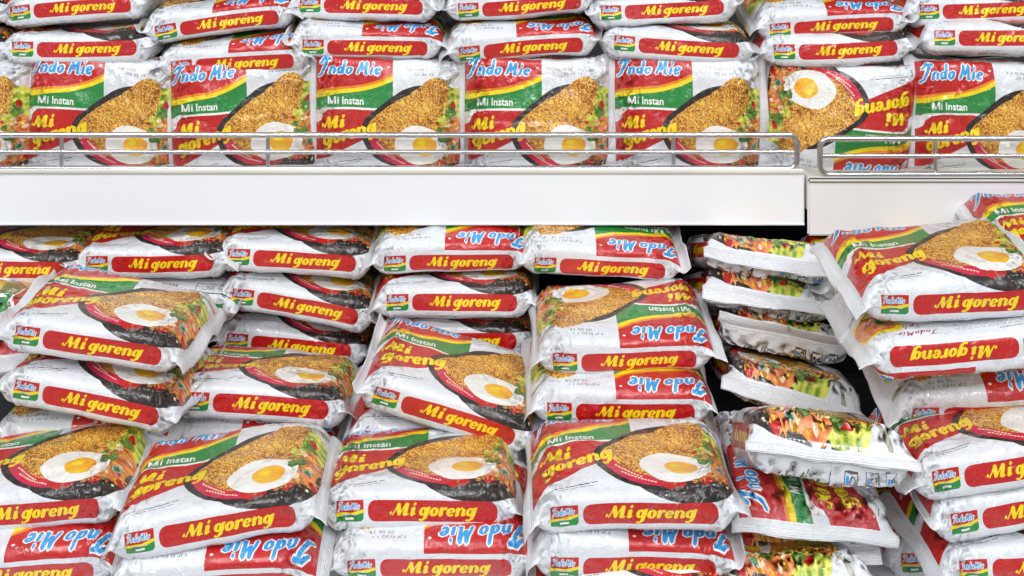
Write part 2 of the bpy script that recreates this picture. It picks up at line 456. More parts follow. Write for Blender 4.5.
# small print under the red field
tiny_lines('ink', 6, 5.6, 46, 1, F, 3, slope=.22, hgt=.8)
tiny_lines('ink', 18, 5.4, 42, 1, F, 4, slope=.22, hgt=.6)
tiny_lines('ink', 26, 9.8, 42, 1, F, 7, slope=.22, hgt=.7)
plain_text('T.JP EJ JQ 1 1', 'ink', 84, 93.5, 4.4, F)
plain_text('05 06 19', 'ink', 93, 87.5, 4.8, F)
# ---- the two long sides
side_panel(T_bot, 3.2)
side_panel(T_top, 0.0)
# ---- back, next to the bottom side
bars = []
x = -14.0
rb = random.Random(9)
while x < 12:
    w = rb.choice((.5, .5, .9, 1.3)); bars.append([(x, 40.5), (x + w, 40.5), (x + w, 50.5), (x, 50.5)]); x += w + rb.choice((.5, .6, 1.0))
shape('ink', bars)
plain_text('8 89686 91704 7', 'ink', -13, 51.3, 2.6, ident)
shape('ink', [rrect(-62, 35, -30, 51, 1), ], ident)
shape('white', [rrect(-61.3, 35.7, -30.7, 50.3, .8)], ident)
shape('ink', [ell(-54, 43, 4.5, 4.5, 12)], ident)
shape('white', [ell(-54, 43, 3.7, 3.7, 12)], ident)
tiny_lines('ink', -47, 47.5, -32, 5, ident, 11, pitch=2.2)
tiny_lines('ink', -60, 26, -10, 10, ident, 12, pitch=2.3)
shape('ink', [stroke([(24, 50, .6), (28, 46, .6), (32, 50, .6)]), stroke([(24, 45, .6), (32, 52, .6)]), stroke([(24, 52, .6), (32, 45, .6)])], ident)
plain_text('POO', 'ink', 42, 47, 4.6, ident, bold=.02)
# dense text near the edge, seen on packets lying end-on
tiny_lines('ink', 22, 32, 60, 11, ident, 13, pitch=2.6)
# ---- back, next to the top side (upright when the top side is)
plain_text('CARA PENYAJIAN :', 'ink', -50, -5.0, 3.1, T_top, bold=.02)
tiny_lines('pale_ink', -50, -8.5, 6, 5, T_top, 14, pitch=2.3)
write(BRUSH, 'Indomie', 'script', 18, -9.5, 4.4, T_top, width=27, shear=.3, slope=3)
write(BRUSH, 'Selera', 'script', 25, -19, 4.4, T_top, width=24, shear=.3, slope=3)
shape('yellow', [smooth([(40, -14), (52, -10), (64, -9), (67, -14), (67, -40), (48, -34), (38, -24)], 3)], T_top)
shape('shrimp', [smooth([(44, -17), (56, -13), (66, -13), (66, -36), (52, -32), (43, -25)], 3)], T_top)
shape('herb', [ell(52, -24, 5, 4, 10, wob=.2, seed=20)], T_top)
shape('yellow', [ell(-57, -5, 4, 3.4, 12)], T_top)
shape('herb', [ell(-57, -5, 2.8, 2.3, 10)], T_top)
# how-to pictures near the end of the back
for k, (a, b) in enumerate(((-64, -12), (-64, -26), (-64, -40))):
    shape('ink', [[(a, b), (a + 9, b), (a + 9, b + 9), (a, b + 9)]], T_top)
    shape('white', [[(a + .6, b + .6), (a + 8.4, b + .6), (a + 8.4, b + 8.4), (a + .6, b + 8.4)]], T_top)
    shape('ink', [ell(a + 4.5, b + 5.6, 2.2, 2.2, 10)], T_top)
    shape('white' if k else 'blue', [ell(a + 4.5, b + 5.6, 1.6, 1.6, 10)], T_top)
    shape('blue', [rrect(a + 2.4, b + 1, a + 6.6, b + 3.2, .5, 2)], T_top)
    shape('yellow', [[(a + 10.5, b + 3), (a + 12.5, b + .8), (a + 14.5, b + 3), (a + 12.5, b + 5.2)]], T_top)


def build_sheet():
    pts, edges, key = [], [], {}

    def pid(x, s):
        k = (round(x * 20), round(s * 20))
        if k not in key:
            key[k] = len(pts); pts.append((k[0] / 20.0, k[1] / 20.0))
        return key[k]
    for _, loops in SHAPES:
        for lp in loops:
            ids = [pid(*p) for p in lp]
            for a, b in zip(ids, ids[1:] + ids[:1]):
                if a != b: edges.append((a, b))
    xs = sorted(set([-68, -67, -65.5] + list(np.linspace(-64, 64, 42).round(2)) + [65.5, 67, 68]))
    ss = list(np.linspace(0, S_BF, 13)[:-1]) + list(np.linspace(S_BF, S_F0, 12)[:-1]) + list(np.linspace(S_F0, S_F1, 33)[:-1]) \
        + list(np.linspace(S_F1, S_TB, 12)[:-1]) + list(np.linspace(S_TB, S_END, 13))
    for j, s in enumerate(ss):
        for i, x in enumerate(xs):
            o = 0 if (i in (0, len(xs) - 1)) else (0.7 if j % 2 else -0.7)
            if abs(x) > 64: o = 0
            pid(x + o, s)
    border = []
    L_ = [pid(-68, s) for s in ss]; R_ = [pid(68, s) for s in ss]
    B_ = sorted([i for i, p in enumerate(pts) if p[1] <= 0.001], key=lambda i: pts[i][0])
    T_ = sorted([i for i, p in enumerate(pts) if p[1] >= S_END - .001], key=lambda i: pts[i][0])
    for q in (L_, R_, B_, T_):
        border += list(zip(q[:-1], q[1:]))
    res = delaunay_2d_cdt([Vector(p) for p in pts], edges + border, [], 0, 1e-4)
    V = np.array([[v.x, v.y] for v in res[0]])
    tris = []
    for f in res[2]:
        f = list(f)
        for k in range(1, len(f) - 1): tris.append((f[0], f[k], f[k + 1]))
    Tn = np.array(tris)
    a, b, c = V[Tn[:, 0]], V[Tn[:, 1]], V[Tn[:, 2]]
    area = (b[:, 0] - a[:, 0]) * (c[:, 1] - a[:, 1]) - (b[:, 1] - a[:, 1]) * (c[:, 0] - a[:, 0])
    Tn = np.where((area < 0)[:, None], Tn[:, ::-1], Tn)
    Tn = Tn[np.abs(area) > 1e-7]
    cen = V[Tn].mean(axis=1)
    mat = np.zeros(len(Tn), dtype=np.int32)
    for mi, loops in SHAPES:
        P = [np.array(lp) for lp in loops if len(lp) > 2]
        if not P: continue
        A = np.vstack(P); B = np.vstack([np.roll(p, -1, axis=0) for p in P])
        A = np.round(A * 20) / 20; B = np.round(B * 20) / 20
        lo, hi = A.min(0), A.max(0)
        sel = np.where((cen[:, 0] > lo[0]) & (cen[:, 0] < hi[0]) & (cen[:, 1] > lo[1]) & (cen[:, 1] < hi[1]))[0]
        if not len(sel): continue
        q = cen[sel]
        wn = np.zeros(len(sel), dtype=int)
        for st in range(0, len(A), 400):
            a_, b_ = A[st:st + 400], B[st:st + 400]
            y = q[:, 1][:, None]
            up = (a_[:, 1][None] <= y) & (b_[:, 1][None] > y)
            dn = (a_[:, 1][None] > y) & (b_[:, 1][None] <= y)
            cr = (b_[:, 0] - a_[:, 0])[None] * (y - a_[:, 1][None]) - (q[:, 0][:, None] - a_[:, 0][None]) * (b_[:, 1] - a_[:, 1])[None]
            wn += (up & (cr > 0)).sum(1) - (dn & (cr < 0)).sum(1)
        mat[sel[wn != 0]] = mi
    return V, Tn, mat


SHV, SHT, SHM = build_sheet()
print('sheet', len(SHV), 'verts', len(SHT), 'tris')

# ------------------------------------------------------------------ the shape of a filled packet
SEAL = 9.5
KN_S = np.array([0, S_BF, S_F0, S_F1, S_TB, S_END], dtype=float)
# box cross-section: (Y, Z) corners on a unit square while s runs around, starting at the back seam
KN_Y = np.array([0, -1, -1, 1, 1, 0], dtype=float)
KN_Z = np.array([-1, -1, 1, 1, -1, -1], dtype=float)
SM0, SM1 = S_BF + HS / 2, S_F1 + HS / 2     # lines where the flattened ends fold


class Pack:
    def __init__(s, seed, thick=30.0, bend=None, fins=None, crumple=1.0, width=1.0, fl=None, wave=1.0):
        s.r = np.random.RandomState(seed)
        s.th = thick; s.w = width
        r = s.r
        s.bend = r.uniform(-2.0, 2.5) if bend is None else bend
        s.twist = r.uniform(-.03, .03)
        s.fin = fins if fins else (r.choice([-1, 1, 1]) * r.uniform(30, 80), r.choice([-1, 1, 1]) * r.uniform(30, 80))
        s.fl = fl or SEAL
        s.cr = crumple
        s.low = [(r.uniform(.02, .05) * r.choice([-1, 1]), r.uniform(.02, .05), r.uniform(0, 6.28), r.uniform(.4, .95)) for _ in range(5)]
        s.mid = [(r.normal(0, .09), r.normal(0, .09), r.uniform(0, 6.28), r.uniform(.10, .26)) for _ in range(9)]
        s.rid = [(r.normal(0, .05), r.normal(0, .05), r.uniform(0, 6.28), r.uniform(.25, .6)) for _ in range(6)]
        s.end = [[(r.uniform(.1, .5), r.uniform(-.06, .06), r.uniform(0, 6.28), r.uniform(.4, 1.1)) for _ in range(6)] for _ in range(2)]
        s.wav = [(r.uniform(.03, .13), r.uniform(0, 6.28), r.uniform(.5, 1.6) * wave) for _ in range(6)]
        s.sk = r.uniform(-3, 3, 2)
        s.crease = [(r.uniform(-60, 60), r.uniform(SM0, SM1), r.uniform(0, PI), r.uniform(.3, 1.0) * r.choice([-1, 1]), r.uniform(12, 45), r.uniform(.9, 2.4)) for _ in range(30)]

    def pos(s, x, q):
        """x across, q around (mm) -> packet space (mm)"""
        ax = np.abs(x); side = (x > 0).astype(int)
        u = np.clip((ax - 53.0) / (W2 - 53.0), 0, 1)
        t = 1 - (1 - u ** 1.8) ** 0.8
        qq = q
        Y = np.interp(qq, KN_S, KN_Y); Z = np.interp(qq, KN_S, KN_Z)
        n = 5.5
        k = (np.abs(Y) ** n + np.abs(Z) ** n) ** (-1 / n)
        crown = 1 + .10 * (1 - (ax / 60) ** 2) * (1 - np.clip(np.abs(Y), 0, 1) ** 2)
        a = 50.0; h = s.th / 2
        yA = Y * k * a; zA = Z * k * h * crown
        # flattened tube with folds at the middles of the long sides
        d = np.where(qq < SM0, SM0 - qq, np.where(qq > SM1, qq - SM1, np.minimum(qq - SM0, SM1 - qq)))
        front = (qq >= SM0) & (qq <= SM1)
        yB = np.where(front, (qq - (SM0 + SM1) / 2), np.where(qq < SM0, -(qq), S_END - qq))
        yB = np.where(front, yB, np.where(qq < SM0, -qq, (S_END - qq)))
        yB = yB / 63.0 * 56.5
        lens = np.clip(d / 12.0, 0, 1)
        zB = np.where(front, 1, -1) * lens * (0.25 + 0.8 * (1 - u))
        y = yA * (1 - t) + yB * t
        z = zA * (1 - t) + zB * t
        # dents and creases
        cy = s.cr
        ql = qq
        dz = np.zeros_like(x)
        for (fx, fs, ph, am) in s.low: dz += am * np.sin(fx * x + fs * ql + ph)
        for (fx, fs, ph, am) in s.mid: dz += am * cy * np.sin(fx * x + fs * ql * 1.3 + ph)
        for (fx, fs, ph, am) in s.rid: dz += am * cy * (1 - np.abs(np.sin(fx * x + fs * ql + ph)) ** .7)
        for (cx_, cs, an, am, ln, wd) in s.crease:
            du = (x - cx_) * math.cos(an) + (ql - cs) * math.sin(an)
            dv = -(x - cx_) * math.sin(an) + (ql - cs) * math.cos(an)
            dz += cy * am * np.exp(-np.abs(dv) / wd) * np.exp(-(du / ln) ** 2)
        e = np.zeros_like(x)
        for sd in (0, 1):
            es = np.zeros_like(x)
            for (fs, fx, ph, am) in s.end[sd]:
                es += am * (np.abs(np.sin(.5 * (fs * ql + fx * x * (x if sd else x)) + ph)) ** .8 - .6)
            e = np.where(side == sd, es, e)
        wend = np.clip((ax - 38) / 16, 0, 1) * np.clip((W2 + 1 - ax) / 5, 0.12, 1)
        dz += e * wend * 1.1 * cy
        fade = 1 - .85 * np.clip((ax - 62) / 6, 0, 1)
        dz *= fade
        # push along an outward direction of the cross-section
        l = np.sqrt((Y * k) ** 8 * 1.0 + (Z * k) ** 8 + 1e-9)
        oy = np.sign(Y) * (np.abs(Y * k) ** 4) / np.sqrt(l); oz = np.sign(Z) * (np.abs(Z * k) ** 4) / np.sqrt(l)
        y = y + dz * oy * .8; z = z + dz * oz
        xx = x * s.w
        # the end seals, bent over
        ee = ax - (W2 - 2.0)
        phi = np.where(side == 1, R(s.fin[1]), R(s.fin[0])) * (1 + .25 * np.sin(y * .045 + s.wav[0][1]))
        phi = np.where(np.abs(phi) < .02, .02, phi)
        r0 = 7.0
        e1 = np.clip(ee, 0, r0); th = e1 / r0 * phi; e2 = np.clip(ee - r0, 0, None)
        bx = np.sin(th) * r0 / phi + e2 * np.cos(phi); bz = -(1 - np.cos(th)) * r0 / phi - e2 * np.sin(phi)
        nz = z
        over = ee > 0
        xx = np.where(over, np.sign(x) * (W2 - 2.0 + bx) * s.w + np.where(over, np.sign(x) * nz * np.sin(th), 0), xx)
        z = np.where(over, bz + nz * np.cos(th), z)
        wv = np.zeros_like(x)
        for (f_, ph, am) in s.wav: wv += am * np.sin(f_ * y + ph + side * 2)
        we = np.clip((ax - 58) / 16, 0, 1.2)
        z = z + wv * we; 
        # whole packet: sag, twist
        z = z - s.bend * (x / W2) ** 2 + s.twist * x * y / 50 * 1.0
        y = y + s.sk[0] * np.sin(x / 40)
        return np.stack([xx, y, z], -1)


def mesh_from(name, P, Q, tris, matidx, mats, uvxy, flip=False):
    me = bpy.data.meshes.new(name)
    nv, nt = len(P), len(tris)
    me.vertices.add(nv); me.vertices.foreach_set('co', P.astype(np.float32).ravel())
    me.loops.add(nt * 3); me.loops.foreach_set('vertex_index', tris.astype(np.int32).ravel())
    me.polygons.add(nt)
    me.polygons.foreach_set('loop_start', np.arange(0, nt * 3, 3, dtype=np.int32))
    me.polygons.foreach_set('loop_total', np.full(nt, 3, dtype=np.int32))
    for m in mats: me.materials.append(m)
    me.polygons.foreach_set('material_index', matidx.astype(np.int32))
    me.polygons.foreach_set('use_smooth', np.ones(nt, dtype=bool))
    uvl = me.uv_layers.new(name='print')
    uvl.data.foreach_set('uv', uvxy[tris.ravel()].astype(np.float32).ravel())
    me.update()
    if Q is not None:
        me.normals_split_custom_set_from_vertices(Q.astype(np.float32))
    return me


def seal_sheet(sgn, fl):
    """both faces of one end seal: front layer then back layer"""
    xs = np.linspace(W2 - 1.0, W2 + fl, 8)
    V, T_ = [], []
    qf = np.linspace(SM0 + .3, SM1 - .3, 40)
    qb = np.concatenate([np.linspace(SM1 + .3, S_END, 20), np.linspace(0, SM0 - .3, 20)])
    q = np.concatenate([qf, qb])
    n = len(q)
    for j, qv in enumerate(q):
        for i, xv in enumerate(xs):
            zig = 0.0
            if i == len(xs) - 1: zig = .5 * math.sin(qv * 2.1)
            V.append((sgn * (xv + zig), qv))
    m = len(xs)
    for j in range(n):
        j2 = (j + 1) % n
        for i in range(m - 1):
            a, b, c, d = j * m + i, j * m + i + 1, j2 * m + i + 1, j2 * m + i
            T_ += [(a, b, c), (a, c, d)] if sgn > 0 else [(a, c, b), (a, d, c)]
    # close the outer edge
    for j in range(n // 2):
        a = j * m + m - 1; b = (j + 1) * m + m - 1; k = (n - 1 - j) * m + m - 1; k2 = (n - 2 - j) * m + m - 1
        if j + 1 < n // 2:
            T_ += [(a, k, k2), (a, k2, b)] if sgn > 0 else [(a, k2, k), (a, b, k2)]
    return np.array(V, dtype=float), np.array(T_)


def make_mesh_pair(pk, off):
    """wrapper and two seals of one packet, moved by off (mm) so that the origin is at its base"""
    x, q = SHV[:, 0], SHV[:, 1]
    P = pk.pos(x, q)
    e = .25
    qa, qb = np.clip(q - e, 0, S_END), np.clip(q + e, 0, S_END)
    dx = pk.pos(x + e, q) - pk.pos(x - e, q)
    dq = pk.pos(x, qb) - pk.pos(x, qa)
    Nn = np.cross(dx, dq); Nn /= (np.linalg.norm(Nn, axis=1, keepdims=True) + 1e-9)
    P = (P + off) * .001
    uv = np.stack([(x + W2) / 100, q / 100], -1)
    out = [mesh_from('wrapper', P, Nn, SHT, SHM, FILM, uv)]
    for sg in (-1, 1):
        V, T_ = seal_sheet(sg, pk.fl)
        S = (pk.pos(V[:, 0], V[:, 1]) + off) * .001
        uvs = V / 100
        out.append(mesh_from('end_seal', S, None, T_, np.zeros(len(T_), dtype=np.int32), [M_SEAL], uvs))
    return out


def Rx(a): return Matrix.Rotation(R(a), 4, 'X')
def Ry(a): return Matrix.Rotation(R(a), 4, 'Y')
def Rz(a): return Matrix.Rotation(R(a), 4, 'Z')


MODES = {'B': Matrix.Identity(4), 'T': Rz(180), 'BX': Ry(180), 'TX': Ry(180) @ Rz(180),
         'R': Rz(-90), 'L': Rz(90), 'S': Rx(90), 'SX': Ry(180) @ Rx(90)}
NPK = 0


def packet(mode, px, py, d, label, group, roll=0, tilt=0, yaw=0, th=30.0, seed=None, **kw):
    """px, py: the picture point of the centre of the face turned to the aisle; d its distance"""
    global NPK
    NPK += 1
    pk = Pack(seed if seed is not None else 100 + NPK, th, **kw)
    base = MODES[mode]
    if mode in ('S', 'SX'):
        refm = Vector((0, -th / 2000, 0)); off = Vector((0, 50 if mode == 'S' else -50, 0))
    elif mode in ('R', 'L'):
        refm = Vector((0, -.066, 0)); off = Vector((0, 0, th / 2))
    else:
        refm = Vector((0, -.050, 0)); off = Vector((0, 0, th / 2 if mode in 'BT' else -th / 2))
    rot = Rz(yaw) @ Rx(tilt) @ Ry(-roll)
    Pw = at(px, py, d)
    centre = Pw - (rot @ refm)
    full = rot @ base
    origin = centre - (full.to_3x3() @ (off * .001))
    root = bpy.data.objects.new('noodle_packet', None)
    root.empty_display_size = .02
    COL.objects.link(root)
    root.matrix_world = Matrix.Translation(origin) @ full
    root['label'] = label; root['category'] = 'noodle packet'; root['group'] = group
    for me in make_mesh_pair(pk, np.array(off)):
        o = bpy.data.objects.new(me.name.split('.')[0], me)
        COL.objects.link(o); o.parent = root
    return centre


# ------------------------------------------------------------------ the packets
G_ST = 'noodle packets standing along the upper shelf'
G_UP = 'noodle packets lying in rows above the standing ones'
G_BK = 'noodle packets in the rear stacks under the shelf'
G_MD = 'noodle packets in the middle stacks'
G_FR = 'noodle packets in the front stacks'
G_EN = 'noodle packets stacked end-on'
G_RT = 'noodle packets in the stack past the end-on ones'


def span(l, r, yl, yr):
    """centre, width and slope from the small logo's outer edge to the red banner's far end"""
    return (l + r) / 2, (yl + yr) / 2, 109 * 1.2 / math.hypot(r - l, yr - yl), math.degrees(math.atan2(yl - yr, r - l))


# standing row, face to the aisle
for (mode, px, py, roll, yaw, lab, fins) in (
    ('S', -46, 116, 1, 0, 'standing packet cut off by photo edge, only its salad end in view', (70, 75)),
    ('S', 99, 116, -1.5, 3, 'standing packet front out behind the rail, farthest whole one from the shelf joint', (70, 60)),
    ('S', 243, 117, 2, 5, 'standing packet with pulled-up corner fold, second whole one from that far end', (55, 50)),
    ('S', 388, 116, 0, 3, 'standing packet front out beside the one with the pulled-up corner fold, toward the shelf joint', (70, 66)),
    ('S', 537, 116, 0, 1, 'standing packet, second before the rounded end of the long wire rail', (72, 74)),
    ('S', 688, 116, 1, -3, 'standing packet front out, last upright one before the rail ends at the shelf joint', (60, 55)),
    ('SX', 841, 120, -4, -4, 'standing packet turned upside down across the gap between the two wire rails', (50, 80)),
    ('S', 990, 121, 1, 2, 'standing packet front out behind the separate rail past the shelf joint', (75, 60))):
    packet(mode, px, py, 1.065, lab, G_ST, roll=roll, yaw=yaw, tilt=0, th=27, fins=(38, 42), width=.955, crumple=1.2)

# lying row A and row B above them
A = [('B', -130, -8, 49, 51, 0, 'lower lying packet cut off by the photo edge, only its crumpled white end showing'),
     ('B', 15, 137, 51, 48, -2, 'lower lying packet with bowl edge and barcode showing, farthest from the shelf joint'),
     ('T', 172, 295, 64, 57, 6, 'lower lying packet tipped up to one end, upside-down blue logo above its banner'),
     ('T', 306, 427, 43, 45.5, 6, 'lower lying packet with heavily glared upside-down logo, above the thin rail upright'),
     ('T', 458, 586, 48, 41, 6, 'lower lying packet with plain white half and red half, centred between two standing ones'),
     ('B', 616, 739, 46, 49.5, 0, 'lower lying packet with dark bowl edge and loose pointed end before the shelf joint'),
     ('B', 774, 900, 54, 48, 0, 'lower lying packet on top of the upside-down standing one'),
     ('B', 935, 1059, 38, 38.5, -8, 'lower lying packet tipped back so the barcode under its banner shows')]
for i, (m, l, r, yl, yr, tilt, lab) in enumerate(A):
    cx, cy, d, roll = span(l, r, yl, yr)
    packet(m, cx, cy, 1.065 if i != 7 else 1.06, lab, G_UP, roll=roll, tilt=tilt, th=30)
B_ = [('B', -132, -12, 8, 12, 0, 'upper lying packet mostly outside the photo above the farthest crumpled end'),
      ('B', 12, 131, 13, 3, 0, 'upper lying packet with its barcode showing, banner climbing toward a folded end'),
      ('T', 159, 277, 28, 12, 4, 'upper lying packet sloping steeply, its banner climbing'),
      ('B', 300, 425, 5, 7, 0, 'upper lying packet over the heavily glared one, nearly level banner'),
      ('T', 455, 586, 8, -1, 2, 'upper lying packet with a red script corner under its banner'),
      ('B', 601, 726, 15, 7, 0, 'upper lying packet whose end hangs over the loose pointed end below'),
      ('T', 769, 896, 26, 20, 8, 'upper lying packet with upside-down blue logo, two above the upside-down standing packet'),
      ('B', 919, 1043, 14, 8, 0, 'upper lying packet next to the photo corner, above the tipped-back barcode one')]
for (m, l, r, yl, yr, tilt, lab) in B_:
    cx, cy, d, roll = span(l, r, yl, yr)
    packet(m, cx, cy, 1.07, lab, G_UP, roll=roll, tilt=tilt, th=29)

# rear stacks under the shelf
K = [('B', 4, 269.5, 1.03, -2, 0, 0, G_BK, 'top rear packet cut by the photo edge, its fried egg just below the shelf'),
     ('B', 151, 264.5, 1.03, 0, 0, 0, G_BK, 'top rear packet with egg and chilli ribbon, right over the packet lying back up'),
     ('B', 293.5, 260, 1.035, -5.5, 0, 0, G_BK, 'top rear packet under the shelf with bent banner end, topmost of the three sloping ones'),
     ('T', 450, 258, 1.02, 0, 6, 0, G_BK, 'top rear packet under the shelf, white with glared upside-down logo, over a barcode packet'),
     ('T', 601, 264, 1.01, -3, 8, 0, G_BK, 'top rear packet under the shelf beside the end-on stack'),
     ('BX', 158, 306, 1.03, -3, 4, 0, G_BK, 'packet lying back up with its barcode showing, behind a big tilted packet'),
     ('B', 296.5, 306, 1.035, -8.6, 2, 0, G_BK, 'rear packet second down of the three sloping ones'),
     ('B', 453, 302, 1.01, 0, -3, 0, G_BK, 'rear packet second down with the barcode under its level banner'),
     ('B', 290, 347, 1.05, -6, 0, 0, G_BK, 'rear packet lowest of the three sloping ones, banner hidden by the egg packet in front'),
     ('B', 453, 341, 1.02, 0, 0, 0, G_BK, 'shadowed rear packet third down, under the barcode one'),
     # middle stacks
     ('L', 4, 322, .94, -14, -14, 6, G_MD, 'striped green and yellow packet lying end-on at the photo edge'),
     ('L', -14, 362, .93, 4, -6, 4, G_MD, 'pale crumpled packet end at the photo edge under the striped end-on one'),
     ('B', 89.5, 344.5, .885, -9.6, 1, -3, G_MD, 'big tilted packet with egg on top, uppermost of the far middle stack'),
     ('B', 88, 402, .885, -9, 0, -3, G_MD, 'packet squeezed right under the big tilted egg packet'),
     ('T', 78, 441, .905, 3, 4, 0, G_MD, 'crumpled white packet with upside-down logo, third down of the far middle stack'),
     ('B', 258, 405, .92, -5.5, -7, 0, G_MD, 'packet with egg and herbs in full view, just below the three sloping ones'),
     ('T', 247, 446, .93, -2, 4, 0, G_MD, 'packet whose printed date shows between the herb-egg packet and the front stack'),
     ('B', 446, 415, .9, -17, 5, -5, G_MD, 'steeply leaning packet with banner sliding down toward one corner'),
     ('B', 436, 449, .915, -10, 4, 0, G_MD, 'packet peeping out underneath the steeply leaning one'),
     ('T', 626, 357, .92, 2, 5, 0, G_MD, 'packet with its top edge toward the aisle, egg and full upside-down logo showing'),
     ('T', 622, 408.5, .90, 0, 4, 0, G_MD, 'packet with large upside-down logo, second down beside the end-on stack'),
     ('T', 626, 450, .915, 0, 2, 0, G_MD, 'packet mostly hidden behind the front egg packet, blue logo corner sticking out'),
     # front stacks
     ('B', 21, 514, .825, 4.5, 2, 2, G_FR, 'front packet with dark bowl and egg cut by the photo edge, long white end fold'),
     ('B', 213, 528, .785, 6, 2, 3, G_FR, 'front packet with tilted egg, salad and shrimp, biggest white corner fold'),
     ('B', 418.5, 510, .82, 1.5, -3, 2, G_FR, 'front packet with flattened egg between two bigger front packets'),
     ('B', 635.5, 513, .79, 3, 2, 0, G_FR, 'front packet with clear egg and Mi Instan band, nearest to the end-on stack'),
     ('T', 12, 571, .81, 1, 8, 0, G_FR, 'bottom front packet at the photo corner with upside-down logo'),
     ('T', 212, 581, .78, 3, 8, 2, G_FR, 'bottom front packet under the one with the biggest white corner fold'),
     ('T', 431, 564, .805, 2.5, 6, 0, G_FR, 'bottom front packet under the flattened egg'),
     ('T', 635, 562, .795, -2.5, 6, 0, G_FR, 'bottom front packet with clear upside-down logo and printed date'),
     ('B', 640, 606, .785, 0, 0, 0, G_FR, 'lowest packet, only its upper edge in view under the printed-date packet'),
     # end-on stack
     ('R', 770, 258, .975, -9, -20, 0, G_EN, 'end-on packet at the very top of its stack, salad end under a straight white fold'),
     ('R', 770, 294, .975, -11, -22, 3, G_EN, 'end-on packet second from the top, mostly covered by a white fold'),
     ('R', 786, 336, .97, -9, -20, 0, G_EN, 'end-on packet third from the top with how-to pictures on its white end'),
     ('R', 792, 392, .925, -12, -14, -4, G_EN, 'end-on packet fourth from the top with lettuce and a long straight white fold'),
     ('R', 830, 447, .785, -4, -24, -3, G_EN, 'big end-on packet jutting out in front, barcode corner and shrimp on top'),
     ('L', 813, 523, .815, -3, 3, -3, G_EN, 'end-on packet turned the other way with sideways blue logo and yellow letters'),
     ('R', 800, 550, .84, 0, -10, 3, G_EN, 'end-on packet squeezed flat under the sideways blue logo'),
     ('R', 796, 580, .80, 0, -18, 3, G_EN, 'lowest end-on packet with green round mark beside its salad'),
     # stack past the end-on one
     ('B', 1100, 268, .93, 4, 12, 0, G_RT, 'packet peeping over the top egg packet at the photo edge, Mi Instan band tilted up'),
     ('B', 905, 281, .97, 6, 0, 0, G_RT, 'packet behind the top egg packet with just its noodle edge showing'),
     ('B', 961, 302, .82, 1.8, 6, 2, G_RT, 'top egg packet of its stack with full green Mi Instan band'),
     ('TX', 969, 357, .81, 3.2, 0, 0, G_RT, 'packet lying back up with upside-down banner and red script'),
     ('T', 992, 408, .845, 3, 14, 0, G_RT, 'packet with printed date, tucked under the back-up one'),
     ('B', 1014, 469, .79, 7, -3, 2, G_RT, 'leaning packet with curved green band and egg cut by the photo edge'),
     ('B', 1033, 510, .79, 8, 0, 2, G_RT, 'white packet with bold small logo, right below the leaning one'),
     ('B', 1044, 567, .79, 3, 0, 2, G_RT, 'bottom packet at the photo corner, small logo just in view'),
     ('B', 1016, 497, .90, 14, 0, 0, G_RT, 'shaded packet set back in the dark gap beside the end-on stack'),
     ('B', 975, 558, .90, 4, 0, 0, G_RT, 'lowest shaded packet in the dark gap, small logo barely in view')]
FINS = {'R': (10, 62), 'L': (58, 10)}
for i, (m, px, py, d, roll, tilt, yaw, g, lab) in enumerate(K):
    kw = {}
    if m in FINS: kw = {'fins': FINS[m], 'fl': 12.0, 'wave': .3}
    if 'jutting' in lab or 'other way' in lab: kw = {'fins': (88, 88), 'fl': 7.0, 'wave': .3}
    if 'how-to' in lab: kw = {'fins': (10, -50), 'fl': 9.0, 'wave': .3}
    if g == G_FR and m == 'B': kw = {'fins': (72, 66)}
    th = 31 if g != G_EN else (37 if 'jutting' in lab else 28)
    c = packet(m, px, py, d, lab, g, roll=roll, tilt=tilt, yaw=yaw, th=th, **kw)
    print('%-3d %s z=%.4f d=%.3f %s' % (i, m, c.z, c.y, lab[:50]))


# ------------------------------------------------------------------ shelves and rails
def box_obj(name, x0, x1, y0, y1, z0, z1, mat, bev=.001, parent=None, seg=2):
    import bmesh
    bm = bmesh.new()
    bmesh.ops.create_cube(bm, size=1)
    c = Vector(((x0 + x1) / 2, (y0 + y1) / 2, (z0 + z1) / 2))
    for v in bm.verts:
        v.co = Vector((v.co.x * (x1 - x0), v.co.y * (y1 - y0), v.co.z * (z1 - z0))) + (Vector((0, 0, 0)) if parent else Vector((0, 0, 0)))
    bmesh.ops.bevel(bm, geom=bm.edges[:], offset=bev, segments=seg, affect='EDGES')
    me = bpy.data.meshes.new(name); bm.to_mesh(me); bm.free()
    me.materials.append(mat)
    for p in me.polygons: p.use_smooth = False
    o = bpy.data.objects.new(name, me); COL.objects.link(o)
    o.location = c
    if parent: o.parent = parent; o.location = c - parent.location
    return o


def wire(name, pts, r, mat, parent, cyclic=False):
    cu = bpy.data.curves.new(name, 'CURVE'); cu.dimensions = '3D'
    sp = cu.splines.new('POLY'); sp.points.add(len(pts) - 1)
    for p, q in zip(sp.points, pts): p.co = (*q, 1)
    sp.use_cyclic_u = cyclic
    cu.bevel_depth = r; cu.bevel_resolution = 4
    tmp = bpy.data.objects.new(name, cu); COL.objects.link(tmp)
    bpy.context.view_layer.update()
    me = bpy.data.meshes.new_from_object(tmp)
    bpy.data.objects.remove(tmp)
    me.name = name
    me.materials.clear(); me.materials.append(mat)
    for p in me.polygons: p.use_smooth = True
    o = bpy.data.objects.new(name, me); COL.objects.link(o)
    o.parent = parent
    return o


def Z(py, d): return at(0, py, d).z
def X(px, d): return at(px, 0, d).x


def root_at(name, loc, label, cat):
    o = bpy.data.objects.new(name, None); COL.objects.link(o); o.empty_display_size = .05
    o.location = loc; o['label'] = label; o['category'] = cat
    return o


DL = 1.040
XJ = X(806, DL)
